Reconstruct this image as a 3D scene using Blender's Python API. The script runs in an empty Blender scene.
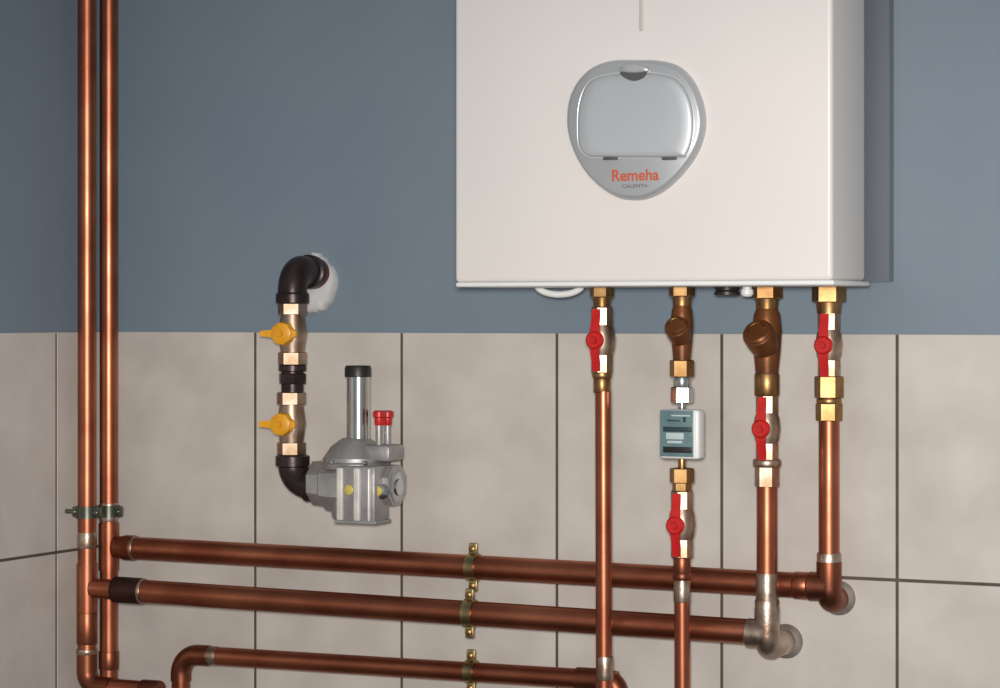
import bpy, bmesh, math, random
from mathutils import Vector, Matrix
random.seed(7)
PI = math.pi
SC = bpy.context.scene
COL = SC.collection

# ------------------------------------------------------------------ camera
F, YAW, HOR = 2489.46, 0.441976, 315.3          # focal length (px), yaw to the left, horizon row
CX, CD, CZ = 1.9486, 3.2489, 1.3457             # camera x, distance from the tiled wall, height
cam = bpy.data.cameras.new('camera')
cam_o = bpy.data.objects.new('camera', cam); COL.objects.link(cam_o)
cam.sensor_fit = 'HORIZONTAL'; cam.sensor_width = 36.0
cam.lens = F / 1000 * 36
cam.shift_y = -(344 - HOR) / 1000
cam_o.location = (CX, -CD, CZ); cam_o.rotation_euler = (PI / 2, 0, YAW)
cam.clip_start = 0.05
SC.camera = cam_o

# ------------------------------------------------------------------ world, lamp, exposure
W = bpy.data.worlds.new('room_ambience'); SC.world = W; W.use_nodes = True
W.node_tree.nodes['Background'].inputs[0].default_value = (0.93, 0.97, 1.0, 1)
W.node_tree.nodes['Background'].inputs[1].default_value = 0.22
ld = bpy.data.lights.new('flash_lamp', 'SPOT'); ld.shadow_soft_size = 0.07
ld.spot_size = math.radians(84); ld.spot_blend = 1.0; ld.energy = 280; ld.color = (1.0, 0.965, 0.925)
lo = bpy.data.objects.new('flash_lamp', ld); COL.objects.link(lo)
lo.location = (CX - 0.02, -CD, CZ + 0.05)
lo.rotation_euler = (Vector((0.80, 0, 1.22)) - Vector(lo.location)).to_track_quat('-Z', 'Y').to_euler()
lo.scale = (1.0, 0.42, 1.0)                     # the reflector throws a wide, low beam
vs = SC.view_settings
SC.display_settings.display_device = 'sRGB'
vs.view_transform = 'Standard'; vs.look = 'None'; vs.gamma = 1.0; vs.use_curve_mapping = False
vs.exposure = 0.48


def at(px, py, d):
    """The point of the place seen at photo pixel (px, py), d metres in front of the tiled wall."""
    u = (px - 500) / F; v = (HOR - py) / F
    c, s = math.cos(YAW), math.sin(YAW)
    dx, dy = c * u - s, s * u + c
    t = (CD - d) / dy
    return Vector((CX + t * dx, -d, CZ + t * v))


# ------------------------------------------------------------------ materials
def lin(r, g, b):
    f = lambda c: (c / 255 / 12.92) if c / 255 <= 0.04045 else ((c / 255 + 0.055) / 1.055) ** 2.4
    return (f(r), f(g), f(b), 1)


def mat(name, col, rough=0.5, metal=0.0, col2=None, scale=12.0, detail=4.0, bump=0.0, bscale=60.0,
        rvar=0.0, lo_=0.35, hi_=0.65, coat=0.0, spec=0.5, stretch=(1, 1, 1)):
    m = bpy.data.materials.new(name); m.use_nodes = True
    nt = m.node_tree; b = nt.nodes['Principled BSDF']
    b.inputs['Base Color'].default_value = lin(*col)
    b.inputs['Roughness'].default_value = rough
    b.inputs['Metallic'].default_value = metal
    b.inputs['Specular IOR Level'].default_value = spec
    if coat:
        b.inputs['Coat Weight'].default_value = coat
        b.inputs['Coat Roughness'].default_value = 0.1
    tc = nt.nodes.new('ShaderNodeTexCoord')
    mp = nt.nodes.new('ShaderNodeMapping'); mp.inputs['Scale'].default_value = stretch
    nt.links.new(tc.outputs['Object'], mp.inputs['Vector'])
    if col2:
        n = nt.nodes.new('ShaderNodeTexNoise'); n.inputs['Scale'].default_value = scale
        n.inputs['Detail'].default_value = detail
        nt.links.new(mp.outputs[0], n.inputs['Vector'])
        r = nt.nodes.new('ShaderNodeValToRGB')
        r.color_ramp.elements[0].position = lo_; r.color_ramp.elements[0].color = lin(*col)
        r.color_ramp.elements[1].position = hi_; r.color_ramp.elements[1].color = lin(*col2)
        nt.links.new(n.outputs['Fac'], r.inputs[0])
        nt.links.new(r.outputs[0], b.inputs['Base Color'])
        if rvar:
            mr = nt.nodes.new('ShaderNodeMapRange')
            mr.inputs['To Min'].default_value = max(0.02, rough - rvar); mr.inputs['To Max'].default_value = rough + rvar
            nt.links.new(n.outputs['Fac'], mr.inputs['Value']); nt.links.new(mr.outputs[0], b.inputs['Roughness'])
    if bump:
        n2 = nt.nodes.new('ShaderNodeTexNoise'); n2.inputs['Scale'].default_value = bscale
        n2.inputs['Detail'].default_value = 3
        nt.links.new(mp.outputs[0], n2.inputs['Vector'])
        bp = nt.nodes.new('ShaderNodeBump'); bp.inputs['Strength'].default_value = bump
        bp.inputs['Distance'].default_value = 0.002
        nt.links.new(n2.outputs['Fac'], bp.inputs['Height']); nt.links.new(bp.outputs[0], b.inputs['Normal'])
    return m


M = {}
M['paint'] = mat('blue_wall_paint', (117, 131, 143), 0.55, 0, (111, 125, 138), 2.2, 3, 0.12, 40)
M['tile'] = mat('grey_beige_tile', (200, 193, 185), 0.42, 0, (183, 175, 167), 9, 7, 0.08, 30, lo_=0.34, hi_=0.66)
M['grout'] = mat('dark_grout', (92, 80, 72), 0.9, 0, (78, 68, 62), 30)
M['floor'] = mat('floor_tile', (120, 112, 104), 0.6, 0, (108, 100, 94), 5)
M['copper'] = mat('copper', (184, 114, 86), 0.38, 1, (148, 84, 62), 9, 5, 0.15, 25, rvar=0.07)
M['copper_dull'] = mat('heated_copper', (158, 96, 70), 0.42, 1, (112, 66, 52), 14, 5, 0.2, 30, rvar=0.1)
M['solder'] = mat('silver_solder', (196, 182, 168), 0.38, 1, (150, 120, 100), 40, 4, 0.4, 60)
M['brass'] = mat('brass', (172, 136, 92), 0.40, 1, (140, 106, 66), 30, 3, 0.1, 60)
M['bronze'] = mat('dark_bronze', (128, 78, 42), 0.42, 0.55, (92, 54, 28), 18, 4, 0.2, 60)
M['nickel'] = mat('nickel_brass', (192, 168, 152), 0.40, 1, (150, 124, 98), 40, 3, 0.08, 60)
M['olive'] = mat('dull_yellow_plug', (196, 178, 84), 0.4)
M['red'] = mat('red_handle', (196, 28, 26), 0.35, 0, (170, 22, 22), 30)
M['yellow'] = mat('yellow_handle', (236, 168, 34), 0.4, 0, (214, 146, 26), 30)
M['iron'] = mat('dark_iron', (66, 52, 50), 0.36, 0.6, (48, 38, 38), 25, 4, 0.3, 70)
M['rust'] = mat('red_sealant', (120, 40, 40), 0.6, 0, (96, 34, 34), 40)
M['foam'] = mat('white_foam', (206, 206, 204), 0.8, 0, (184, 184, 184), 30, 4, 0.8, 60)
M['alu'] = mat('cast_aluminium', (176, 174, 172), 0.46, 0.6, (150, 148, 147), 25, 4, 0.35, 80)
M['chrome'] = mat('polished_steel', (196, 198, 198), 0.2, 1, (176, 178, 180), 30)
M['black'] = mat('black_plastic', (30, 29, 28), 0.45)
M['casing'] = mat('white_enamel', (221, 215, 211), 0.36, 0, (217, 211, 207), 3, 2, 0.02, 30)
M['seam'] = mat('groove_shade_enamel', (190, 186, 180), 0.4)  # darker than the casing, to imitate shade inside the groove
M['chassis'] = mat('grey_metal_chassis', (178, 168, 168), 0.14, 0.95, (172, 163, 164), 3)
M['panel'] = mat('silver_plastic', (186, 188, 190), 0.36, 0.45, (180, 182, 185), 10)
M['flap'] = mat('satin_flap', (194, 197, 200), 0.46, 0.45, (186, 189, 193), 6)
M['panel_highlight'] = mat('highlight_silver_plastic', (196, 198, 199), 0.34, 0.2)  # paler tone paints the highlight along the flap edge
M['oxide'] = mat('oxidised_copper', (74, 44, 36), 0.45, 0.8, (54, 34, 30), 30)
M['flange'] = mat('dull_flange', (160, 150, 140), 0.5, 0.6, (130, 122, 116), 40)
M['rib'] = mat('rib_highlight_aluminium', (226, 222, 214), 0.4, 0.25, (206, 202, 196), 40)  # near-white tone paints the flash highlights on the cover ribs
M['recess_shade'] = mat('recess_shade_plastic', (78, 78, 80), 0.5)  # dark tone stands in for shade in the notch and hinge gaps
M['orange'] = mat('orange_print', (190, 88, 56), 0.5)
M['grey_print'] = mat('grey_print', (122, 112, 108), 0.5)
M['white'] = mat('white_plastic', (228, 228, 226), 0.35)
M['label'] = mat('teal_label', (92, 116, 120), 0.35, 0, (104, 128, 132), 60)
M['label_dark'] = mat('dark_label_band', (44, 62, 66), 0.35)
M['lcd'] = mat('pale_display', (182, 196, 194), 0.25)
M['band'] = mat('black_label_band', (34, 33, 30), 0.35)
M['bracket'] = mat('yellow_zinc', (196, 176, 128), 0.32, 1, (150, 132, 96), 40, 4, 0.2, 60)
M['clampm'] = mat('clamp_steel', (118, 122, 108), 0.35, 0.9, (84, 88, 78), 30)


# ------------------------------------------------------------------ mesh helpers (world coordinates)
def frame_of(axis):
    a = Vector(axis).normalized()
    r = Vector((0, 0, 1)) if abs(a.z) < 0.9 else Vector((0, -1, 0))
    u = r.cross(a).normalized(); v = a.cross(u).normalized()
    return a, u, v


def tube(bm, pts, r, seg=28, cap=True):
    pts = [Vector(p) for p in pts]
    rs = r if isinstance(r, (list, tuple)) else [r] * len(pts)
    rings = []; u = None
    for i, p in enumerate(pts):
        if i == 0: t = pts[1] - pts[0]
        elif i == len(pts) - 1: t = pts[-1] - pts[-2]
        else: t = (pts[i + 1] - p).normalized() + (p - pts[i - 1]).normalized()
        t.normalize()
        if u is None: _, u, v = frame_of(t)
        else:
            u = (u - t * u.dot(t)).normalized(); v = t.cross(u)
        rings.append([bm.verts.new(p + (u * math.cos(2 * PI * k / seg) + v * math.sin(2 * PI * k / seg)) * rs[i]) for k in range(seg)])
    for a, b in zip(rings, rings[1:]):
        for k in range(seg):
            bm.faces.new((a[k], a[(k + 1) % seg], b[(k + 1) % seg], b[k]))
    if cap:
        bm.faces.new(rings[0][::-1]); bm.faces.new(rings[-1])


def bend(p0, corner, p1, rad, n=10):
    """Points of a path p0 -> corner -> p1 with a rounded corner."""
    p0, c, p1 = Vector(p0), Vector(corner), Vector(p1)
    d0 = (p0 - c).normalized(); d1 = (p1 - c).normalized()
    a = c + d0 * rad; b = c + d1 * rad
    out = []
    for i in range(n + 1):
        t = i / n
        # circular-ish blend
        ang = t * PI / 2
        out.append(c + d0 * rad * (1 - math.sin(ang)) + d1 * rad * (1 - math.cos(ang)))
    return [p0] + out + [p1]


def lathe(bm, p, axis, prof, seg=28, rot=0.0):
    """prof: (distance along axis, radius) pairs."""
    a, u, v = frame_of(axis); p = Vector(p); rings = []
    for t, r in prof:
        if r < 1e-6: rings.append([bm.verts.new(p + a * t)])
        else: rings.append([bm.verts.new(p + a * t + (u * math.cos(rot + 2 * PI * k / seg) + v * math.sin(rot + 2 * PI * k / seg)) * r) for k in range(seg)])
    for A, B in zip(rings, rings[1:]):
        for k in range(seg):
            k2 = (k + 1) % seg
            if len(A) == 1 and len(B) == 1: continue
            if len(A) == 1: bm.faces.new((A[0], B[k2], B[k]))
            elif len(B) == 1: bm.faces.new((A[k], A[k2], B[0]))
            else: bm.faces.new((A[k], A[k2], B[k2], B[k]))
    if len(rings[0]) > 1: bm.faces.new(rings[0][::-1])
    if len(rings[-1]) > 1: bm.faces.new(rings[-1])


def hexnut(bm, p, axis, t0, t1, r, rot=0.3, ch=0.0012):
    lathe(bm, p, axis, [(t0, r * 0.9), (t0 + ch, r), (t1 - ch, r), (t1, r * 0.9)], 6, rot)


def box(bm, c, size, bev=0.0, rot=None, seg=2):
    res = bmesh.ops.create_cube(bm, size=1.0)
    vs_ = res['verts']
    mtx = Matrix.Translation(Vector(c)) @ (rot.to_4x4() if rot else Matrix.Identity(4)) @ Matrix.Diagonal((*size, 1))
    bmesh.ops.transform(bm, matrix=mtx, verts=vs_)
    if bev:
        es = {e for v in vs_ for e in v.link_edges}
        bmesh.ops.bevel(bm, geom=list(es), offset=bev, segments=seg, affect='EDGES', profile=0.5)


def prism(bm, outline, y0, y1, rings=None):
    """outline: (x, z) loop, extruded from y0 to y1 (towards the room, y1 < y0); rings: extra (y, scale) towards the front."""
    n = len(outline)
    cx = sum(p[0] for p in outline) / n; cz = sum(p[1] for p in outline) / n
    L = [(y0, 1.0), (y1, 1.0)] + (rings or [])
    R = [[bm.verts.new((cx + (x - cx) * s, y, cz + (z - cz) * s)) for x, z in outline] for y, s in L]
    for A, B in zip(R, R[1:]):
        for k in range(n):
            bm.faces.new((A[k], A[(k + 1) % n], B[(k + 1) % n], B[k]))
    bm.faces.new(R[0][::-1]); bm.faces.new(R[-1])


def smooth_loop(pts, k=4):
    """Closed Catmull-Rom through pts."""
    n = len(pts); out = []
    for i in range(n):
        p0, p1, p2, p3 = pts[i - 1], pts[i], pts[(i + 1) % n], pts[(i + 2) % n]
        for j in range(k):
            t = j / k
            out.append(tuple(0.5 * (2 * p1[c] + (p2[c] - p0[c]) * t + (2 * p0[c] - 5 * p1[c] + 4 * p2[c] - p3[c]) * t * t
                                    + (3 * p1[c] - p0[c] - 3 * p2[c] + p3[c]) * t ** 3) for c in (0, 1)))
    return out


def origin(o):
    v = Vector(o.location)
    return v + origin(o.parent) if o.parent else v


def obj(name, bm, m, parent=None, base=None, smooth=True, label=None):
    """Link the bmesh (world coordinates) as ONE mesh object, its origin at its parent's or at base."""
    bmesh.ops.recalc_face_normals(bm, faces=bm.faces[:])
    o0 = origin(parent) if parent else Vector(base if base is not None else (0, 0, 0))
    bmesh.ops.translate(bm, vec=-o0, verts=bm.verts[:])
    me = bpy.data.meshes.new(name); 
    if smooth:
        for f in bm.faces: f.smooth = True
        for e in bm.edges:
            if len(e.link_faces) == 2 and e.calc_face_angle(0) > 0.6: e.smooth = False
    bm.to_mesh(me); bm.free()
    for mm in (m if isinstance(m, (list, tuple)) else [m]): me.materials.append(mm)
    o = bpy.data.objects.new(name, me); COL.objects.link(o)
    if parent: o.parent = parent
    else: o.location = o0
    if label: o['label'] = label
    return o


def tag(o, label, cat, group=None):
    o['label'] = label; o['category'] = cat
    if group: o['group'] = group
    return o


def thing(name, loc, label, cat, group=None):
    o = bpy.data.objects.new(name, None); COL.objects.link(o)
    o.location = loc; o.empty_display_size = 0.05
    return tag(o, label, cat, group)


def dup(root, loc, label, group=None):
    r = root.copy(); COL.objects.link(r); r.location = loc; r['label'] = label
    if group: r['group'] = group
    for ch in list(root.children):
        c = ch.copy(); COL.objects.link(c); c.parent = r
        for g in list(ch.children):
            d = g.copy(); COL.objects.link(d); d.parent = c
    return r


def B(): return bmesh.new()


# ------------------------------------------------------------------ the room
TW, TH, TOP = 0.25, 0.33, 1.32
XL = -0.2492                                        # face of the tiles on the left wall
G = 0.0042                                          # grout width
XR, YF, ZC = 2.6, -1.6, 2.6


def struct(name, bm, m):
    o = obj(name, bm, m); o['kind'] = 'structure'; return o


def set_mats(bm, start, idx):
    bm.faces.ensure_lookup_table()
    for f in bm.faces[start:]: f.material_index = idx


def tile_box(bm, p0, p1, bev=0.0006):
    c = [(a + b) / 2 for a, b in zip(p0, p1)]; s = [abs(b - a) for a, b in zip(p0, p1)]
    box(bm, c, s, bev, seg=1)


# back wall: painted plaster above, four rows of tile below, grout bed behind the tiles
bm = B()
box(bm, ((XL - 0.2 + XR) / 2, 0.008 + 0.06, ZC / 2), (XR - XL + 0.2, 0.12, ZC))
n = len(bm.faces)
box(bm, ((XL + XR) / 2, 0.0046, (TOP - 0.0005) / 2), (XR - XL, 0.0076, TOP - 0.001)); set_mats(bm, n, 1)
n = len(bm.faces)
x = XL
while x < XR - 0.01:
    for k in range(4):
        xo = min(x + TW, XR)
        tile_box(bm, (x + (G / 2 if x > XL else 0.0005), 0, k * TH + G / 2), (xo - G / 2, 0.008, (k + 1) * TH - (G / 2 if k < 3 else 0)))
    x += TW
set_mats(bm, n, 2)
struct('wall_back', bm, [M['paint'], M['grout'], M['tile']])

# left wall
bm = B()
box(bm, (XL - 0.008 - 0.06, (YF) / 2, ZC / 2), (0.12, -YF + 0.016, ZC))
n = len(bm.faces)
box(bm, (XL - 0.0046, YF / 2, (TOP - 0.0005) / 2), (0.0076, -YF, TOP - 0.001)); set_mats(bm, n, 1)
n = len(bm.faces)
ys = [0, -0.1592] + [-0.1592 - TW * (i + 1) for i in range(5)] + [YF]
for a, b_ in zip(ys, ys[1:]):
    for k in range(4):
        tile_box(bm, (XL - 0.008, a - G / 2 if a < 0 else -0.0005, k * TH + G / 2), (XL, b_ + G / 2, (k + 1) * TH - (G / 2 if k < 3 else 0)))
set_mats(bm, n, 2)
struct('wall_left', bm, [M['paint'], M['grout'], M['tile']])

bm = B(); box(bm, ((XL + XR) / 2 - 0.1, -1.7, -0.05), (XR - XL + 0.2, 3.6, 0.1)); struct('floor', bm, M['floor'])

# ------------------------------------------------------------------ boiler
BX0, BX1, BZ, BD, BS = 0.4715, 0.9965, 1.3835, 0.27, 0.130     # left, right, underside, depth, depth of the rear frame
BT = 2.10
boiler = thing('boiler', ((BX0 + BX1) / 2, 0.008, BZ), 'white wall hung boiler with rounded silver control panel on blue wall', 'boiler')
bm = B(); box(bm, ((BX0 + BX1) / 2, -(BD + BS) / 2, (BZ + 0.006 + BT) / 2), (BX1 - BX0, BD - BS, BT - BZ - 0.006), 0.006, seg=4)
obj('front_casing', bm, M['casing'], boiler)
bm = B(); box(bm, ((BX0 + BX1) / 2, (0.008 - BS) / 2, (BZ + 0.004 + BT) / 2), (BX1 - BX0 - 0.004, BS + 0.008, BT - BZ - 0.01), 0.002)
obj('rear_frame', bm, M['chassis'], boiler, label='shiny dark grey metal rear frame')
bm = B(); box(bm, ((BX0 + BX1) / 2 + 0.0025, -(BD + 0.12) / 2, BZ + 0.003), (BX1 - BX0 + 0.001, BD - 0.12 + 0.004, 0.0065), 0.003, seg=3)
obj('bottom_lip', bm, M['white'], boiler)
a = at(641.5, 0, BD); b_ = at(641.5, 31, BD)
bm = B(); box(bm, (a.x, -BD, (BT - 0.01 + b_.z) / 2), (0.006, 0.003, BT - 0.01 - b_.z), 0.001)
obj('seam', bm, M['seam'], boiler)  # raised strip; the groove's shade is only its darker colour

# control panel
def on_front(pts, d=BD): return [((q := at(px, py, d)).x, q.z) for px, py in pts]
egg = [(637, 60.5), (660, 61), (679, 66), (693, 79), (702, 97), (706.5, 117), (705, 136), (697, 156), (683, 175), (666, 190.5), (650, 198.5),
       (637, 200.5), (622, 198.5), (605, 189.5), (588, 173), (576, 152), (570, 131), (569.5, 112), (573, 95), (582, 79), (596, 67), (615, 61)]
panel_o = smooth_loop(on_front(egg))
bm = B(); prism(bm, panel_o, -BD + 0.002, -BD - 0.006, [(-BD - 0.010, 0.985), (-BD - 0.013, 0.955), (-BD - 0.014, 0.93)])
panel = obj('control_panel', bm, M['panel'], boiler, label='rounded silver control panel')
fl = [(600, 77), (632, 73), (664, 75), (679, 82), (689, 98), (693, 118), (692, 138), (687, 153), (680, 157), (640, 157.5), (600, 157), (588, 155.5),
      (580, 146), (578.5, 126), (580, 104), (587, 86)]
fo = smooth_loop(on_front(fl, BD + 0.014))
bm = B(); prism(bm, fo, -BD - 0.0135, -BD - 0.0165, [(-BD - 0.0178, 0.985), (-BD - 0.0190, 0.94), (-BD - 0.0197, 0.8), (-BD - 0.0200, 0.5)])
flap = obj('panel_flap', bm, M['flap'], panel)
cxp = sum(p[0] for p in fo) / len(fo); czp = sum(p[1] for p in fo) / len(fo)
rim = [(cxp + (x - cxp) * 1.018, -BD - 0.0142, czp + (z - czp) * 1.018) for x, z in fo]
bm = B(); tube(bm, rim + [rim[0]], 0.0011, 8, False)
obj('flap_rim', bm, M['panel_highlight'], panel, label='rim around the flap, painted as an edge highlight')  # edge highlight put into the rim's pale colour
nt = smooth_loop(on_front([(620, 73), (625, 70), (633, 69), (641, 70), (646, 73), (643, 78), (634, 81), (625, 78)], BD + 0.02))
bm = B(); prism(bm, nt, -BD - 0.013, -BD - 0.0205); obj('finger_notch', bm, M['recess_shade'], panel, label='finger notch in painted shade')  # solid plate; the shade of the notch is painted on
nt = smooth_loop(on_front([(622, 66), (634, 64), (645, 66), (647, 71), (634, 73), (620, 71)], BD + 0.02))
bm = B(); prism(bm, nt, -BD - 0.013, -BD - 0.0210, [(-BD - 0.0225, 0.8)]); obj('latch', bm, M['panel'], panel)
for px in (610, 669):
    p = at(px, 158.5, BD + 0.018)
    bm = B(); box(bm, (p.x, -BD - 0.0165, p.z), (0.019, 0.007, 0.0035), 0.001); obj('hinge', bm, M['recess_shade'], panel, label='hinge slot in painted shade')  # solid blocks coloured like the shaded gaps at the hinges


def text(name, body, p0, p1, m, parent, y):
    cu = bpy.data.curves.new(name, 'FONT'); cu.body = body; cu.size = 1; cu.extrude = 0.01; cu.offset = 0.021
    t = bpy.data.objects.new(name, cu); COL.objects.link(t)
    dg = bpy.context.evaluated_depsgraph_get(); me = bpy.data.meshes.new_from_object(t.evaluated_get(dg))
    bpy.data.objects.remove(t); bpy.data.curves.remove(cu)
    xs = [v.co.x for v in me.vertices]; zs = [v.co.y for v in me.vertices]
    o0 = origin(parent)
    for v in me.vertices:
        x_ = p0[0] + (v.co.x - min(xs)) / (max(xs) - min(xs)) * (p1[0] - p0[0])
        z_ = p0[1] + (v.co.y - min(zs)) / (max(zs) - min(zs)) * (p1[1] - p0[1])
        v.co = Vector((x_, y - v.co.z * 0.02, z_)) - o0
    me.materials.clear(); me.materials.append(m); me.name = name
    o = bpy.data.objects.new(name, me); COL.objects.link(o); o.parent = parent
    return o


dl = BD + 0.014
q0, q1 = at(612, 181.5, dl), at(659, 168.5, dl)
text('brand_lettering', 'Remeha', (q0.x, q0.z), (q1.x, q1.z), M['orange'], panel, -dl - 0.0004)['label'] = 'orange lettering'
q0, q1 = at(622, 188, dl), at(648, 183.8, dl)
text('model_lettering', 'CALENTA', (q0.x, q0.z), (q1.x, q1.z), M['grey_print'], panel, -dl - 0.0004)['label'] = 'small grey lettering'

# drain loop, plug and filling knob under the boiler
p0, p1 = at(537, 288, 0.15), at(582, 288, 0.15); pm = at(559, 294.5, 0.15)
pts = []
for i in range(17):
    t = i / 16; ang = PI * t
    pts.append(((p0.x + p1.x) / 2 - math.cos(ang) * (p1.x - p0.x) / 2, -0.15, BZ + 0.004 - (BZ + 0.004 - pm.z) * math.sin(ang)))
bm = B(); tube(bm, pts, 0.0046, 14); obj('drain_hose', bm, M['white'], boiler, label='white plastic drain hose loop')
p = at(727, 288, 0.12)
bm = B(); lathe(bm, (p.x, p.y, BZ + 0.004), (0, 0, -1), [(0, 0.016), (0.008, 0.016), (0.010, 0.0145), (0.0105, 0.017), (0.0145, 0.017), (0.016, 0.012), (0.016, 0)], 20)
obj('drain_plug', bm, M['black'], boiler, label='black drain plug')
p = at(747, 288, 0.15)
bm = B(); lathe(bm, (p.x, p.y, BZ + 0.004), (0, 0, -1), [(0, 0.006), (0.007, 0.006), (0.008, 0.008), (0.014, 0.0085), (0.017, 0.006), (0.018, 0)], 16)
obj('filling_knob', bm, M['white'], boiler, label='small white filling knob')
UP, DN = Vector((0, 0, 1)), Vector((0, 0, -1))
VD = {'cold': 0.140, 'meter': 0.140, 'flow': 0.080, 'ret': 0.043}     # distance of each connection from the wall
cols = {'cold': 602, 'meter': 682, 'flow': 767, 'ret': 829}
AX = {k: at(cols[k], 320, VD[k]) for k in cols}


def axis_pt(k, py, dpx=0):
    return at(cols[k] + dpx, py, VD[k])


for k, r, l in (('cold', 0.0165, 15), ('meter', 0.0175, 14), ('flow', 0.021, 17), ('ret', 0.023, 22)):
    zb = axis_pt(k, 287 + l).z
    bm = B(); p = (AX[k].x, AX[k].y, BZ + 0.002)
    L = BZ + 0.002 - zb
    hexnut(bm, p, DN, 0, L * 0.72, r, -0.2)
    lathe(bm, p, DN, [(L * 0.7, r * 0.78), (L * 0.98, r * 0.72), (L + 0.006, r * 0.7)], 24)
    obj('outlet_nut', bm, M['brass'], boiler, label='brass outlet nut')

# ------------------------------------------------------------------ red lever ball valves (axis up, origin at lower end, 0.09 long)
VL = 0.090
NUTROT = 0.01
def make_valve(loc, label, group):
    t = thing('ball_valve', loc, label, 'valve', group)
    P = Vector(loc)
    bm = B(); lathe(bm, P, UP, [(0.012, 0.0115), (0.020, 0.0125), (0.030, 0.0165), (0.045, 0.0185), (0.060, 0.0165), (0.070, 0.0125), (0.078, 0.0115)], 28)
    body = obj('body', bm, M['nickel'], t)
    for (t0, t1) in ((0.0, 0.026), (0.064, 0.090)):
        bm = B(); lathe(bm, P, UP, [(t0, 0.0142), (t0 + 0.0015, 0.0158), (t1 - 0.0015, 0.0158), (t1, 0.0142)], 8, NUTROT); obj('end_nut', bm, M['nickel'], t)
    d = Vector((0.03, -1, 0)).normalized(); c = P + Vector((0, 0, 0.045))
    s = Vector((-d.y, d.x, 0))
    bm = B(); lathe(bm, c + d * 0.012, d, [(0, 0.0075), (0.014, 0.0075)], 16); obj('stem', bm, M['nickel'], t)
    bm = B()
    lathe(bm, c + d * 0.025, d, [(-0.002, 0.0110), (0.0, 0.0125), (0.004, 0.0125), (0.0065, 0.010)], 24)
    rot = Matrix((s, d, UP)).transposed()
    # lever: flat plate along the valve, cranked towards its ends
    for sg in (1, -1):
        pts = [(0.0, 0.0, 0.0068), (0.018, 0.0, 0.0062), (0.030, -0.004, 0.0058), (0.042, -0.005, 0.0054)]
        ring = []
        for z, dep, hw in pts:
            q = c + d * (0.0265 + dep) + UP * (sg * z)
            ring.append([bm.verts.new(q + s * a_ * hw + d * b2) for a_, b2 in ((-1, -0.0014), (1, -0.0014), (1, 0.0014), (-1, 0.0014))])
        for A_, B_ in zip(ring, ring[1:]):
            for i in range(4): bm.faces.new((A_[i], A_[(i + 1) % 4], B_[(i + 1) % 4], B_[i]))
        bm.faces.new(ring[0]); bm.faces.new(ring[-1][::-1])
    h = obj('lever', bm, M['red'], t, label='red lever handle')
    bm = B(); hexnut(bm, c + d * 0.0305, d, 0, 0.006, 0.0052, 0, 0.001); obj('lever_nut', bm, M['red'], h)
    return t


GV = 'red lever valves under the boiler'
zc = lambda k, py: axis_pt(k, py).z
v1 = make_valve((AX['cold'].x, AX['cold'].y, zc('cold', 340) - VL / 2), 'red lever ball valve at far left under the boiler, on a thin plain copper pipe', GV)
v2 = dup(v1, (axis_pt('meter', 524).x, AX['meter'].y, zc('meter', 524) - VL / 2), 'lowest red lever ball valve, below the square meter', GV)
v3 = dup(v1, (AX['flow'].x, AX['flow'].y, zc('flow', 428) - VL / 2), 'red lever ball valve below the large brown strainer', GV)
v4 = dup(v1, (AX['ret'].x, AX['ret'].y, zc('ret', 345) - VL / 2), 'red lever ball valve right of the large brown strainer, above two-part brass coupling', GV)

# ------------------------------------------------------------------ bronze strainers
def make_strainer(k, y0, y1, s, dx, label):
    x0, yv = AX[k].x, AX[k].y
    z1, z0 = zc(k, y0), zc(k, y1); L = z1 - z0
    t = thing('pipe_strainer', (x0, yv, z0), label, 'strainer', 'bronze strainers under the boiler')
    P = Vector((x0, yv, z0))
    bm = B(); lathe(bm, P, UP, [(0, 0.0135 * s), (L * 0.12, 0.0145 * s), (L * 0.35, 0.0165 * s), (L * 0.62, 0.0180 * s), (L * 0.85, 0.0160 * s), (L * 0.93, 0.013 * s), (L, 0.0125 * s)], 28)
    obj('body', bm, M['bronze'], t)
    d = Vector((dx, -0.76, 0.62)).normalized()
    c = P + UP * L * 0.36
    bm = B(); lathe(bm, c, d, [(-0.004, 0.0135 * s), (0.006 * s, 0.0168 * s), (0.018 * s, 0.0185 * s), (0.032 * s, 0.0190 * s), (0.034 * s, 0.0175 * s)], 28)
    br = obj('strainer_branch', bm, M['bronze'], t)
    bm = B(); lathe(bm, c + d * 0.033 * s, d, [(0, 0.0178 * s), (0.003, 0.0178 * s), (0.006, 0.0155 * s), (0.007, 0.009 * s), (0.0075, 0)], 28)
    obj('cap', bm, M['bronze'], br)
    bm = B()
    a_, u_, v_ = frame_of(d); cc = c + d * (0.033 * s + 0.0066)
    arc = [cc + (u_ * math.cos(q) + v_ * math.sin(q)) * 0.0105 * s for q in [i * PI / 10 + 0.3 for i in range(11)]]
    tube(bm, arc, 0.0013, 8); obj('cap_mark', bm, M['brass'], br)
    return t


make_strainer('meter', 301, 362, 0.86, 0.02, 'smaller dark brown bronze strainer above the square meter')
make_strainer('flow', 304, 376, 1.12, -0.08, 'larger brown bronze strainer with round cap, third connection under boiler')


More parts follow.
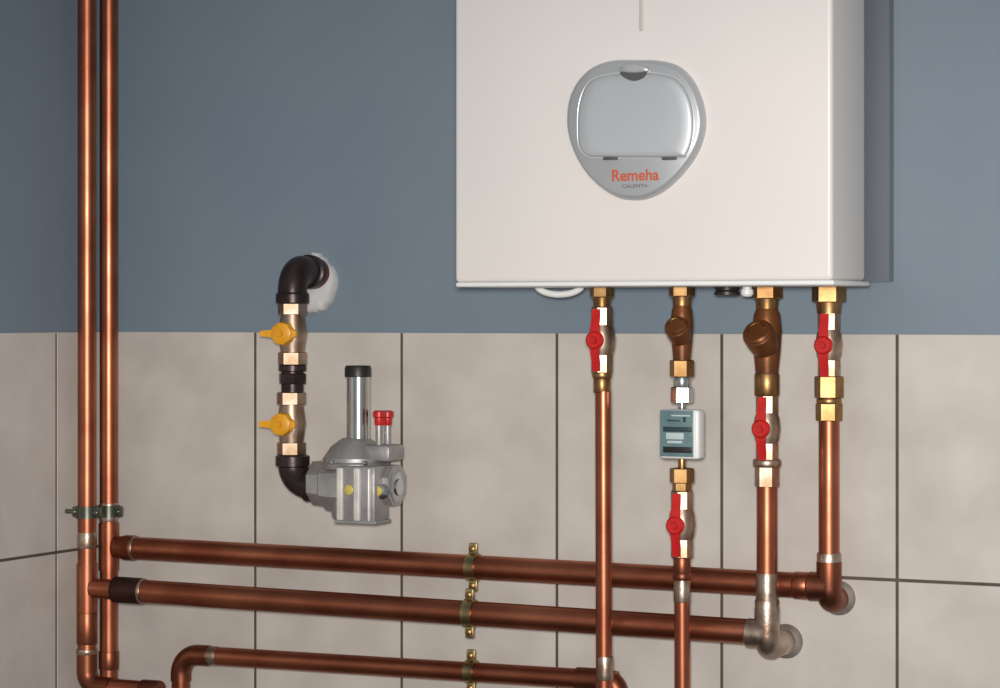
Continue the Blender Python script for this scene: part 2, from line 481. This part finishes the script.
# ------------------------------------------------------------------ brass couplings
def coupling(k, spans, label, m=M['brass'], name='brass_coupling', cat='coupling'):
    """spans: (y0, y1, radius, hex?) from top to bottom in photo rows along the connection's axis."""
    zb = zc(k, spans[-1][1])
    x0 = axis_pt(k, spans[0][0]).x
    t = thing(name, (x0, AX[k].y, zb), label, cat)
    for (y0, y1, r, hx) in spans:
        za, zb_ = zc(k, y0), zc(k, y1); bm = B(); P = (x0, AX[k].y, zb_)
        if hx: hexnut(bm, P, UP, 0, za - zb_, r, 0.4 if m is M['chrome'] else 0.22); obj('hex_nut', bm, m, t)
        else: lathe(bm, P, UP, [(0, r * 0.93), (0.002, r), (za - zb_ - 0.002, r), (za - zb_, r * 0.93)], 28); obj('sleeve', bm, m, t)
    return t


coupling('cold', [(371, 378, 0.0135, False), (378, 393, 0.0118, False)], 'small brass sleeve below the leftmost red valve under the boiler')
coupling('meter', [(360, 377, 0.0165, True)], 'brass nut between small dark strainer and bright white union')
u = coupling('meter', [(376, 388, 0.0115, False), (387, 403, 0.0150, True), (402, 411, 0.0052, False)], 'bright nickel union nut with thin tail above the meter', M['chrome'], 'union_nut', 'union')
coupling('meter', [(456, 470, 0.0052, False), (468, 483, 0.0165, True), (482, 494, 0.0130, True)], 'brass union below the square meter with narrow bright tail', M['brass'], 'union_nut', 'union')
coupling('meter', [(556, 574, 0.0115, False), (573, 580, 0.0125, False)], 'slim brass sleeve under the lowest red valve', M['copper_dull'])
coupling('flow', [(373, 396, 0.0170, False)], 'plain brass sleeve between large brown strainer and its red valve')
coupling('flow', [(459, 467, 0.0190, False), (466, 487, 0.0165, True)], 'silvery brass coupling under the red valve below the large strainer', M['nickel'])
coupling('ret', [(376, 398, 0.0195, True), (398, 404, 0.0170, False), (403, 421, 0.0180, True)], 'two-part brass coupling below the rightmost red valve')

# ------------------------------------------------------------------ square meter
pc = axis_pt('meter', 433); 
w0, w1 = at(662.5, 433, 0.152), at(702, 433, 0.152)
zt, zb = zc('meter', 409), zc('meter', 458)
mx, mw = (w0.x + w1.x) / 2, (w1.x - w0.x)
meter = thing('flow_meter', (mx, AX['meter'].y, zb), 'small square meter with teal label and white edge on second connection', 'meter')
bm = B(); box(bm, (mx, -0.152, (zt + zb) / 2), (mw, 0.024, zt - zb), 0.004, seg=3); obj('housing', bm, M['white'], meter)
lx0, lx1 = mx - mw / 2 + 0.0015, mx + mw / 2 - 0.0075
bm = B(); box(bm, ((lx0 + lx1) / 2, -0.1645, (zt + zb) / 2 + 0.001), (lx1 - lx0, 0.002, zt - zb - 0.004), 0.0008); lab = obj('label_plate', bm, M['label'], meter, label='teal printed label')
zf = lambda py: at(682, py, 0.166).z
xf = lambda px: at(px, 433, 0.166).x
for n_, x0_, x1_, ya, yb, m_ in (('label_band', 664, 692, 427, 432, 'label_dark'), ('display', 667, 683.5, 433, 439.5, 'lcd'), ('label_band', 664, 692, 447, 453, 'band'),
                           ('label_mark', 684, 686, 417, 422, 'label_dark'), ('label_mark', 668, 682, 441, 443.5, 'lcd'), ('label_mark', 672, 690, 415, 416.5, 'lcd'), ('label_mark', 668, 680, 420, 421.5, 'label_dark')):
    bm = B(); box(bm, ((xf(x0_ - 1) + xf(x1_)) / 2, -0.1656, (zf(ya) + zf(yb)) / 2), (xf(x1_) - xf(x0_ - 1), 0.0014, zf(ya) - zf(yb)), 0.0003); obj(n_, bm, M[m_], lab)


# ------------------------------------------------------------------ copper pipework
def pipe(name, base, paths, r, label, m=None, group=None, cat='pipe'):
    """A top-level pipe: paths = list of point lists, each a straight or bent run in one mesh."""
    bm = B()
    for p in paths: tube(bm, p, r, 28)
    return tag(obj(name, bm, m or M['copper'], base=base), label, cat, group)


def ring(parent, name, p, axis, r, half, m, label=None):
    bm = B(); p = Vector(p)
    lathe(bm, p, axis, [(-half, r * 0.96), (-half + 0.0015, r), (half - 0.0015, r), (half, r * 0.96)], 28)
    return obj(name, bm, m, parent, label=label)


R28, R35, R22 = 0.0140, 0.0172, 0.0110
# risers in the corner
dA, dB = 0.135, 0.066
A_top, A_bot = at(87, -60, dA), at(88, 688, dA)
xA = at(87, 330, dA).x; xB = at(108.8, 330, dB).x
zA = lambda py: at(87, py, dA).z
zB = lambda py: at(109, py, dB).z
el_z = zA(686)
elR = at(158, 687, dA)
cpA = Vector((xA, -dA, el_z))
path = bend((xA, -dA, zA(-80)), cpA, (elR.x, -dA, el_z), 0.022)
riserA = pipe('copper_riser', (xA, -dA, el_z), [path], R28, 'left copper riser in the corner, bending right at its foot', cat='pipe', group='tall copper risers')
bm = B(); tube(bm, bend((xA, -dA, el_z + 0.052), cpA, (xA + 0.045, -dA, el_z), 0.022), R28 + 0.0016, 28); obj('elbow', bm, M['copper_dull'], riserA)
ring(riserA, 'solder_joint', (xA, -dA, el_z + 0.052), UP, R28 + 0.0022, 0.004, M['solder'], 'silvery solder joint')
ring(riserA, 'coupling', (xA, -dA, zA(628)), UP, R28 + 0.0016, 0.024, M['copper_dull'])
ring(riserA, 'end_socket', (elR.x - 0.012, -dA, el_z), (1, 0, 0), R28 + 0.0022, 0.016, M['copper_dull'])
ring(riserA, 'solder_joint', (xA, -dA, zA(540)), UP, R28 + 0.0006, 0.012, M['solder'], 'silvery solder joint')
riserB = pipe('copper_riser', (xB, -dB, 0.0), [[(xB, -dB, zB(-80)), (xB, -dB, 0.0)]], R28, 'right copper riser in the corner, running straight down', group='tall copper risers')
ring(riserB, 'solder_joint', (xB, -dB, zB(512)), UP, R28 + 0.0007, 0.014, M['solder'], 'silvery solder joint')
ring(riserB, 'coupling', (xB, -dB, zB(660)), UP, R28 + 0.0016, 0.014, M['copper_dull'])

# upper horizontal run, from riser B to the right-hand connection
yr = AX['ret'].y
P1a = Vector((xB, -dB, at(118, 547, dB).z)); P1b = at(829, 587, 0.043)
dir1 = (P1b - P1a).normalized()
h1 = pipe('copper_pipe', P1a, [[P1a + dir1 * 0.038, P1b - dir1 * 0.005]], R35, 'uppermost of the three horizontal copper pipes on the tiled wall', group='horizontal copper pipes')
bm = B(); lathe(bm, P1a, dir1, [(0.0125, 0.0172), (0.017, 0.0164), (0.023, 0.0168), (0.031, 0.0192), (0.045, 0.0192), (0.0462, 0.0180)], 28); tube(bm, [P1a - UP * 0.036, P1a + UP * 0.036], R28 + 0.0018, 28)
obj('tee', bm, M['copper'], riserB)
ring(h1, 'solder_joint', P1a + dir1 * 0.047, dir1, R35 + 0.0014, 0.003, M['solder'], 'silvery solder joint')
ring(h1, 'coupling', P1b - dir1 * 0.038, dir1, R35 + 0.0014, 0.010, M['copper'])

# middle horizontal run, from riser A across riser B to the large strainer's connection
P2a = Vector((xA, -dA, at(95, 588, dA).z)); P2b = Vector((axis_pt('flow', 633).x, AX['flow'].y, zc('flow', 633)))
dir2 = (P2b - P2a).normalized()
h2 = pipe('copper_pipe', P2a, [[P2a + dir2 * 0.056, P2b - dir2 * 0.005]], R35, 'middle one of the three horizontal copper pipes on the tiled wall', group='horizontal copper pipes')
bm = B(); lathe(bm, P2a, dir2, [(0.010, 0.0155), (0.018, 0.0142), (0.040, 0.0150), (0.046, 0.0155)], 28); tube(bm, [P2a - UP * 0.036, P2a + UP * 0.036], R28 + 0.0018, 28)
obj('tee', bm, M['copper'], riserA)
q = at(131, 590, 0.13); s2 = (q - P2a).dot(dir2)
bm = B(); lathe(bm, P2a + dir2 * 0.0465, dir2, [(0, 0.0160), (0.003, 0.0195), (s2 - 0.0295, 0.0195), (s2 - 0.0265, 0.0182)], 28)
obj('reducer', bm, M['oxide'], h2, label='dark oxidised reducer')
ring(h2, 'solder_joint', P2a + dir2 * (s2 + 0.021), dir2, R35 + 0.0018, 0.0028, M['solder'], 'silvery solder joint')

# lowest horizontal run
d3 = 0.06
P3c = at(181, 654, d3); P3e = at(612, 680, d3); xe = at(180, 654, d3).x
dir3 = (P3e - P3c).normalized()
dn = Vector((P3c.x, P3c.y, 0.40))
R3 = 0.0140
pe = at(617, 681, d3)
h3 = pipe('copper_pipe', dn, [bend(dn, P3c, P3c + dir3 * 0.05, 0.03) + [pe]], R3, 'lowest of the three horizontal copper pipes, turning down at its left end', group='horizontal copper pipes')
bm = B(); tube(bm, bend(P3c - UP * 0.04, P3c, P3c + dir3 * 0.05, 0.03), R3 + 0.0016, 28); obj('elbow', bm, M['copper_dull'], h3)
ring(h3, 'solder_joint', P3c + dir3 * 0.056, dir3, R3 + 0.0006, 0.010, M['solder'], 'silvery solder joint')
bm = B(); tube(bm, bend(pe - dir3 * 0.06, pe, pe - UP * 0.10, 0.018), R3 + 0.0022, 28); obj('end_elbow', bm, M['copper_dull'], h3)

# vertical pipes below the valves
x1 = AX['cold'].x; x1 = at(603.2, 400, VD['cold']).x; xc2 = at(605, 688, VD['cold']).x
dp = pipe('copper_pipe', (xc2, -VD['cold'], 0.4), [[(x1, -VD['cold'], zc('cold', 391)), (xc2, -VD['cold'], 0.4)]], R22, 'thin vertical copper pipe under the leftmost red valve below the boiler', group='vertical copper pipes')
ring(dp, 'solder_joint', at(604.8, 668, VD['cold']), UP, R22 + 0.0006, 0.016, M['solder'], 'silvery solder joint')
xm = axis_pt('meter', 524).x
dp = pipe('copper_pipe', (xm, -VD['meter'], 0.4), [[(xm, -VD['meter'], zc('meter', 575)), (at(683.5, 688, VD['meter']).x, -VD['meter'], 0.4)]], 0.0105, 'thinnest vertical copper pipe, below the lowest red valve', group='vertical copper pipes')
ring(dp, 'solder_joint', (xm, -VD['meter'], zc('meter', 590)), UP, 0.0113, 0.016, M['solder'], 'silvery solder joint')


def drop(k, ya, yt, r, label):
    """Vertical pipe from row ya down to a tee at row yt whose lower elbow turns into the wall flange."""
    x0 = axis_pt(k, yt).x; yv = AX[k].y
    xt = AX[k].x; zt_ = zc(k, yt)
    c = Vector((x0, yv, zt_ - 0.019))
    t = pipe('copper_pipe', (x0, yv, zt_), [[(xt, yv, zc(k, ya)), (x0, yv, zt_ + 0.01)]], r, label, group='vertical copper pipes')
    bm = B(); tube(bm, bend((x0, yv, zt_ + 0.034), c, (x0, -0.004, zt_ - 0.019), 0.018, 12), r + 0.0030, 30)
    lathe(bm, (x0, yv, zt_), (-1, 0, 0), [(0, 0.019), (0.026, 0.0198), (0.028, 0.0185)], 28)
    obj('tee', bm, M['solder'] if k == 'flow' else M['copper_dull'], t, label='silvery soldered tee' if k == 'flow' else None)
    ring(t, 'solder_joint', (x0, yv, zt_ + 0.034), UP, r + 0.0024, 0.012, M['solder'], 'silvery solder joint')
    bm = B(); lathe(bm, (x0, -0.0005, c.z), (0, -1, 0), [(0, 0.0238), (0.004, 0.0232), (0.007, 0.020), (0.009, 0.0172)], 32)
    obj('wall_flange', bm, M['flange'], t, label='dull grey wall flange')
    return t


t767 = drop('flow', 484, 634, 0.0140, 'vertical copper pipe below the large strainer, ending in a silvery elbow')
bm = B(); lathe(bm, (AX['flow'].x, AX['flow'].y, zc('flow', 618)), UP, [(0, 0.0150), (0.002, 0.0156), (0.056, 0.0150), (0.060, 0.0144)], 28)
obj('solder_sleeve', bm, M['solder'], t767, label='silvery tinned lower end')
drop('ret', 419, 587, 0.0140, 'rightmost vertical copper pipe, ending in a copper elbow at the wall')


# ------------------------------------------------------------------ pipe clips on the horizontal runs, and riser clamps
def clip(px, P0, dirv, r, label, updown, standoff=True):
    """Two-piece ring round a pipe with ears above and below and a threaded rod to the wall."""
    d0 = -P0.y
    for _ in range(4):
        p = at(px, 0, d0); t_ = (p.x - P0.x) / dirv.x; c = P0 + dirv * t_; d0 = -c.y
    t = thing('pipe_clip', c, label, 'pipe clip', 'brass pipe clips on the horizontal pipes')
    bm = B(); lathe(bm, c, dirv, [(-0.0075, r + 0.0003), (-0.0075, r + 0.0026), (0.0075, r + 0.0026), (0.0075, r + 0.0003)], 32); obj('ring', bm, M['bracket'], t)
    for sg in updown:
        bm = B(); e = c + UP * sg * (r + 0.009)
        box(bm, e, (0.013, 0.006, 0.017), 0.0015); ear = obj('ear', bm, M['bracket'], t)
        bm = B(); lathe(bm, e - Vector((0, 0.003, 0)), (0, -1, 0), [(0, 0.0045), (0.004, 0.0045), (0.005, 0.003)], 14)
        lathe(bm, e + Vector((0, 0.002, 0)), (0, 1, 0), [(0, 0.002), (0.008, 0.002)], 10)
        obj('screw', bm, M['brass'], ear)
    bm = B(); lathe(bm, c + Vector((0, r, -0.004)), (0, 1, 0), [(0, 0.006), (0.006, 0.006), (0.006, 0.0035), (-c.y - r - 0.001, 0.0035)], 14)
    obj('rod', bm, M['bracket'], t)
    return t


clip(473.5, P1a, dir1, R35, 'brass clip holding the uppermost horizontal copper pipe', (1, -1))
clip(470, P2a, dir2, R35, 'brass clip holding the middle horizontal copper pipe', (1, -1))
clip(471.5, P3c, dir3, R3, 'brass clip holding the lowest horizontal copper pipe', (1, -1))


def riser_clamp(x0, y0, z0, label, to_left=False):
    t = thing('pipe_clamp', (x0, y0, z0), label, 'pipe clamp', 'steel clamps on the corner risers')
    bm = B(); lathe(bm, (x0, y0, z0), UP, [(-0.009, R28 + 0.0007), (-0.009, R28 + 0.0030), (0.009, R28 + 0.0030), (0.009, R28 + 0.0007)], 32)
    obj('ring', bm, M['clampm'], t)
    for sg in (1, -1):
        bm = B(); e = Vector((x0 + sg * 0.0195, y0, z0)); box(bm, e, (0.009, 0.010, 0.016), 0.002)
        lathe(bm, e + Vector((0, -0.005, 0)), (0, -1, 0), [(0, 0.0042), (0.003, 0.0042), (0.004, 0.003)], 12)
        obj('ear', bm, M['clampm'], t)
    bm = B()
    if to_left: lathe(bm, (x0 - R28, y0, z0), (-1, 0, 0), [(0, 0.0035), (x0 - R28 - XL - 0.0005, 0.0035)], 14)
    else: lathe(bm, (x0, y0 + R28, z0), (0, 1, 0), [(0, 0.0055), (0.008, 0.0055), (0.008, 0.004), (-y0 - R28 - 0.0005, 0.004)], 14)
    obj('rod', bm, M['clampm'], t)


riser_clamp(xA, -dA, zA(512), 'steel ring clamp on the left corner riser', True)
riser_clamp(xB, -dB, zB(511), 'steel ring clamp on the right corner riser', True)

# ------------------------------------------------------------------ gas line
dg = 0.088
xg = at(292.5, 380, dg).x
zg = lambda py: at(292, py, dg).z
# upper elbow out of the wall
zc_e = zg(268)
top = thing('gas_elbow', (xg, -dg, zg(300)), 'dark iron elbow coming out of blue wall through white foam', 'pipe elbow')
xh = at(299, 268, 0.05).x
bm = B(); tube(bm, bend((xg, -dg, zg(301)), (xg, -dg, zc_e), (xh + 0.004, 0.004, zc_e - 0.008), 0.034, 12), 0.0215, 30); obj('bend', bm, M['iron'], top)
bm = B(); lathe(bm, (xg, -dg, zg(304)), UP, [(0, 0.0225), (0.002, 0.0245), (0.014, 0.0245), (0.017, 0.022)], 28); obj('lower_collar', bm, M['iron'], top)
dd = Vector((xh + 0.004, 0.004, zc_e - 0.008)) - Vector((xg, -dg, zc_e)); dd.normalize()
mid = Vector((xg, -dg, zc_e)) + dd * 0.050
bm = B(); lathe(bm, mid, dd, [(0, 0.0215), (0.002, 0.0255), (0.014, 0.0255), (0.016, 0.0215)], 28); obj('wall_collar', bm, M['iron'], top)
bm = B(); lathe(bm, mid + dd * 0.016, dd, [(0, 0.021), (0.001, 0.0235), (0.012, 0.0235), (0.014, 0.021)], 28); obj('sealant', bm, M['rust'], top, label='dark red thread sealant')
# foam collar
fc = at(316.5, 284, 0.0)
bm = B(); rng = random.Random(3); N = 40; loops = []
offs = [1 + 0.08 * math.sin(3 * i * 2 * PI / N + 1) + rng.uniform(-0.05, 0.05) for i in range(N)]
for dy, s in ((0.008, 1.0), (-0.002, 1.0), (-0.008, 0.9), (-0.013, 0.6)):
    loops.append([bm.verts.new((fc.x + math.cos(2 * PI * i / N) * 0.031 * s * offs[i], dy, fc.z + math.sin(2 * PI * i / N) * 0.044 * s * offs[(i + 3) % N])) for i in range(N)])
for a_, b2 in zip(loops, loops[1:]):
    for i in range(N): bm.faces.new((a_[i], a_[(i + 1) % N], b2[(i + 1) % N], b2[i]))
bm.faces.new(loops[0][::-1]); bm.faces.new(loops[-1])
tag(obj('foam_collar', bm, M['foam'], base=(fc.x, 0, fc.z)), 'lumpy white foam collar on the blue wall around the dark elbow', 'foam')


def gas_valve(loc, L, label):
    t = thing('gas_valve', loc, label, 'valve', 'yellow handled gas valves'); P = Vector(loc)
    bm = B(); lathe(bm, P, UP, [(0.010, 0.0165), (0.022, 0.0180), (L * 0.36, 0.0195), (L * 0.5, 0.0215), (L * 0.64, 0.0195), (L - 0.022, 0.0180), (L - 0.010, 0.0165)], 28)
    obj('body', bm, M['nickel'], t)
    for t0, t1 in ((0, 0.019), (L - 0.019, L)):
        bm = B(); hexnut(bm, P, UP, t0, t1, 0.0212, 0.4); obj('end_nut', bm, M['nickel'], t)
    d = Vector((0.06, -1, 0)).normalized(); c = P + UP * (L * 0.5); s = Vector((-d.y, d.x, 0))     # s points to the right
    bm = B(); lathe(bm, c + d * 0.012, d, [(0, 0.008), (0.018, 0.008)], 16); obj('stem', bm, M['nickel'], t)
    bm = B(); lathe(bm, c + d * 0.024, d, [(0, 0.0150), (0.002, 0.0178), (0.014, 0.0165), (0.016, 0.013)], 8, 0.2)
    for sg, ln in ((-1, 0.036), (1, 0.022)):
        rr = []
        for q_, hw, th_ in ((0.004, 0.010, 0.004), (0.018, 0.0056, 0.003), (ln, 0.0038, 0.0022)):
            o_ = c + d * (0.032 + 0.0) + s * sg * q_
            rr.append([bm.verts.new(o_ + UP * a1 * hw + d * b1 * th_) for a1, b1 in ((-1, -1), (1, -1), (1, 1), (-1, 1))])
        for A_, B_ in zip(rr, rr[1:]):
            for i in range(4): bm.faces.new((A_[i], A_[(i + 1) % 4], B_[(i + 1) % 4], B_[i]))
        bm.faces.new(rr[0]); bm.faces.new(rr[-1][::-1])
    h_ = obj('butterfly_handle', bm, M['yellow'], t, label='yellow butterfly handle')
    bm = B(); hexnut(bm, c + d * 0.039, d, 0, 0.005, 0.005, 0, 0.001); obj('handle_nut', bm, M['yellow'], h_)
    return t


Lg = zg(302) - zg(365)
gv = gas_valve((xg, -dg, zg(365)), Lg, 'yellow handled gas valve just below the dark elbow at the wall')
dup(gv, (at(291.5, 420, dg).x, -dg, zg(455)), 'yellow handled gas valve just above the lower dark elbow')
un = thing('gas_union', (xg, -dg, zg(390)), 'dark iron union between the two yellow handled gas valves', 'union')
bm = B(); L = zg(363.5) - zg(392); P = (xg, -dg, zg(392))
lathe(bm, P, UP, [(0, 0.0165), (L, 0.0165)], 24); obj('nipple', bm, M['iron'], un)
bm = B(); hexnut(bm, P, UP, L * 0.28, L * 0.66, 0.0215, 0.1); obj('hex_nut', bm, M['iron'], un)
bm = B(); lathe(bm, P, UP, [(L * 0.72, 0.018), (L * 0.75, 0.0205), (L * 0.93, 0.0205), (L * 0.97, 0.018)], 24); obj('collar', bm, M['iron'], un)
zr = zg(484)
low = thing('gas_elbow', (xg, -dg, zr), 'dark iron elbow between lower yellow valve and grey gas regulator', 'pipe elbow')
xr0 = at(315, 484, dg).x
bm = B(); tube(bm, bend((xg, -dg, zg(456)), (xg, -dg, zr), (xr0 + 0.004, -dg, zr), 0.030, 12), 0.0215, 30); obj('bend', bm, M['iron'], low)
bm = B(); lathe(bm, (xg, -dg, zg(467)), UP, [(0, 0.0215), (0.002, 0.0250), (0.016, 0.0250), (0.018, 0.0215)], 28); obj('upper_collar', bm, M['iron'], low)
bm = B(); lathe(bm, (xr0 - 0.014, -dg, zr), (1, 0, 0), [(0, 0.0215), (0.002, 0.0255), (0.015, 0.0255), (0.018, 0.0215)], 28); obj('side_collar', bm, M['iron'], low)

# ------------------------------------------------------------------ gas regulator
X = lambda px: at(px, 480, dg).x
zx = lambda py: at(360, py, dg).z
reg = thing('gas_regulator', (X(359), -dg, zx(525)), 'grey cast metal gas regulator with tall spring tube on the tiled wall', 'gas regulator')
bm = B(); xa, xb = X(315), X(397); L = xb - xa
lathe(bm, (xa, -dg, zx(484)), (1, 0, 0), [(0, 0.030), (0.003, 0.034), (0.022, 0.036), (0.026, 0.041), (0.045, 0.045), (L - 0.04, 0.045), (L - 0.024, 0.036), (L - 0.016, 0.031), (L, 0.031)], 8, PI / 8)
# central chamber
lathe(bm, (X(357), -dg, zx(520)), UP, [(0, 0.030), (0.004, 0.036), (zx(470) - zx(520), 0.044)], 32)
body = obj('body', bm, M['alu'], reg)
bm = B(); lathe(bm, (X(356), -dg, zx(470)), UP, [(0, 0.045), (0.003, 0.050), (0.010, 0.050), (0.013, 0.047), (0.018, 0.047), (0.034, 0.036), (0.043, 0.024), (0.046, 0.020)], 36)
obj('diaphragm_cover', bm, M['alu'], reg)
for i in range(6):
    a_ = i * PI / 3 + 0.25
    bm = B(); hexnut(bm, (X(356) + math.cos(a_) * 0.0475, -dg + math.sin(a_) * 0.0475, zx(470) + 0.0095), UP, 0, 0.006, 0.0042, 0, 0.0008); obj('cover_bolt', bm, M['chrome'], reg)
bm = B(); z0_ = zx(443); z1_ = zx(375)
lathe(bm, (X(358.5), -dg, z0_), UP, [(0, 0.0185), (0.002, 0.0170), (z1_ - z0_, 0.0170)], 32); obj('spring_tube', bm, M['chrome'], reg, label='polished steel spring tube')
bm = B(); lathe(bm, (X(358), -dg, zx(377)), UP, [(0, 0.0185), (0.001, 0.0192), (0.013, 0.0192), (0.0165, 0.0175), (0.017, 0)], 24); obj('tube_cap', bm, M['black'], reg, label='black cap')
# front filter cover with ribs
dfc = dg + 0.052
Xf = lambda px: at(px, 500, dfc).x
zfc = lambda py: at(360, py, dfc).z
c0, c1 = Xf(336), Xf(375)
bm = B(); box(bm, ((c0 + c1) / 2, -dg - 0.030, (zfc(466) + zfc(524)) / 2), (c1 - c0, 0.046, zfc(466) - zfc(524)), 0.004)
box(bm, ((c0 + c1) / 2, -dg - 0.030, zfc(522.5)), (c1 - c0 + 0.004, 0.048, 0.005), 0.001)
cov = obj('front_cover', bm, M['alu'], reg)
for px, w_ in ((341, 0.010), (358, 0.010), (370, 0.004)):
    bm = B(); box(bm, (Xf(px), -dg - 0.0545, (zfc(468) + zfc(521)) / 2), (w_, 0.006, zfc(468) - zfc(521)), 0.0022); obj('rib', bm, M['rib'], cov, label='vertical rib with painted highlight')  # highlight streaks put into the rib colour
for px, py in ((348.8, 490), (377, 491)):
    bm = B(); p = at(px, py, dg + 0.054 if px < 360 else dg + 0.044)
    lathe(bm, (p.x, p.y + 0.004, p.z), (0, -1, 0), [(0, 0.0072), (0.004, 0.0072), (0.0055, 0.004), (0.0055, 0)], 16); obj('test_plug', bm, M['olive'], cov if px < 360 else reg, label='small yellow plug')
# test nipples with red caps
for px, dd_ in ((379, dg + 0.014), (387.5, dg - 0.012)):
    p0_ = at(px, 446, dd_); p1_ = at(px, 424, dd_); pt = at(px, 410.5, dd_)
    bm = B(); lathe(bm, (p0_.x, p0_.y, p0_.z - 0.016), UP, [(0, 0.0072), (0.014, 0.0068), (0.018, 0.0048), (p1_.z - p0_.z + 0.018, 0.0048)], 14); nip = obj('test_nipple', bm, M['alu'], reg)
    bm = B(); h_ = pt.z - p1_.z
    lathe(bm, p1_, UP, [(-0.002, 0.0056), (0.001, 0.0066), (h_ * 0.45, 0.0066), (h_ * 0.55, 0.0090), (h_ - 0.002, 0.0090), (h_, 0.006), (h_, 0)], 16); obj('red_cap', bm, M['red'], nip, label='red cap')
bm = B(); box(bm, (X(384), -dg, zx(452)), (X(398) - X(371), 0.050, 0.024), 0.006); obj('nipple_boss', bm, M['alu'], reg)
# outlet plug
bm = B(); hexnut(bm, (xb - 0.002, -dg, zx(486)), (1, 0, 0), 0, 0.004, 0.024, 0.2); lathe(bm, (xb, -dg, zx(486)), (1, 0, 0), [(0, 0.013), (0.005, 0.012), (0.006, 0)], 20)
obj('outlet_plug', bm, M['chrome'], reg)
bm = B(); lathe(bm, (X(391), -dg - 0.030, zx(489)), Vector((0.55, -0.83, 0)), [(0, 0.011), (0.007, 0.011), (0.009, 0.007), (0.009, 0)], 18); obj('side_plug', bm, M['chrome'], reg, label='bright round plug')
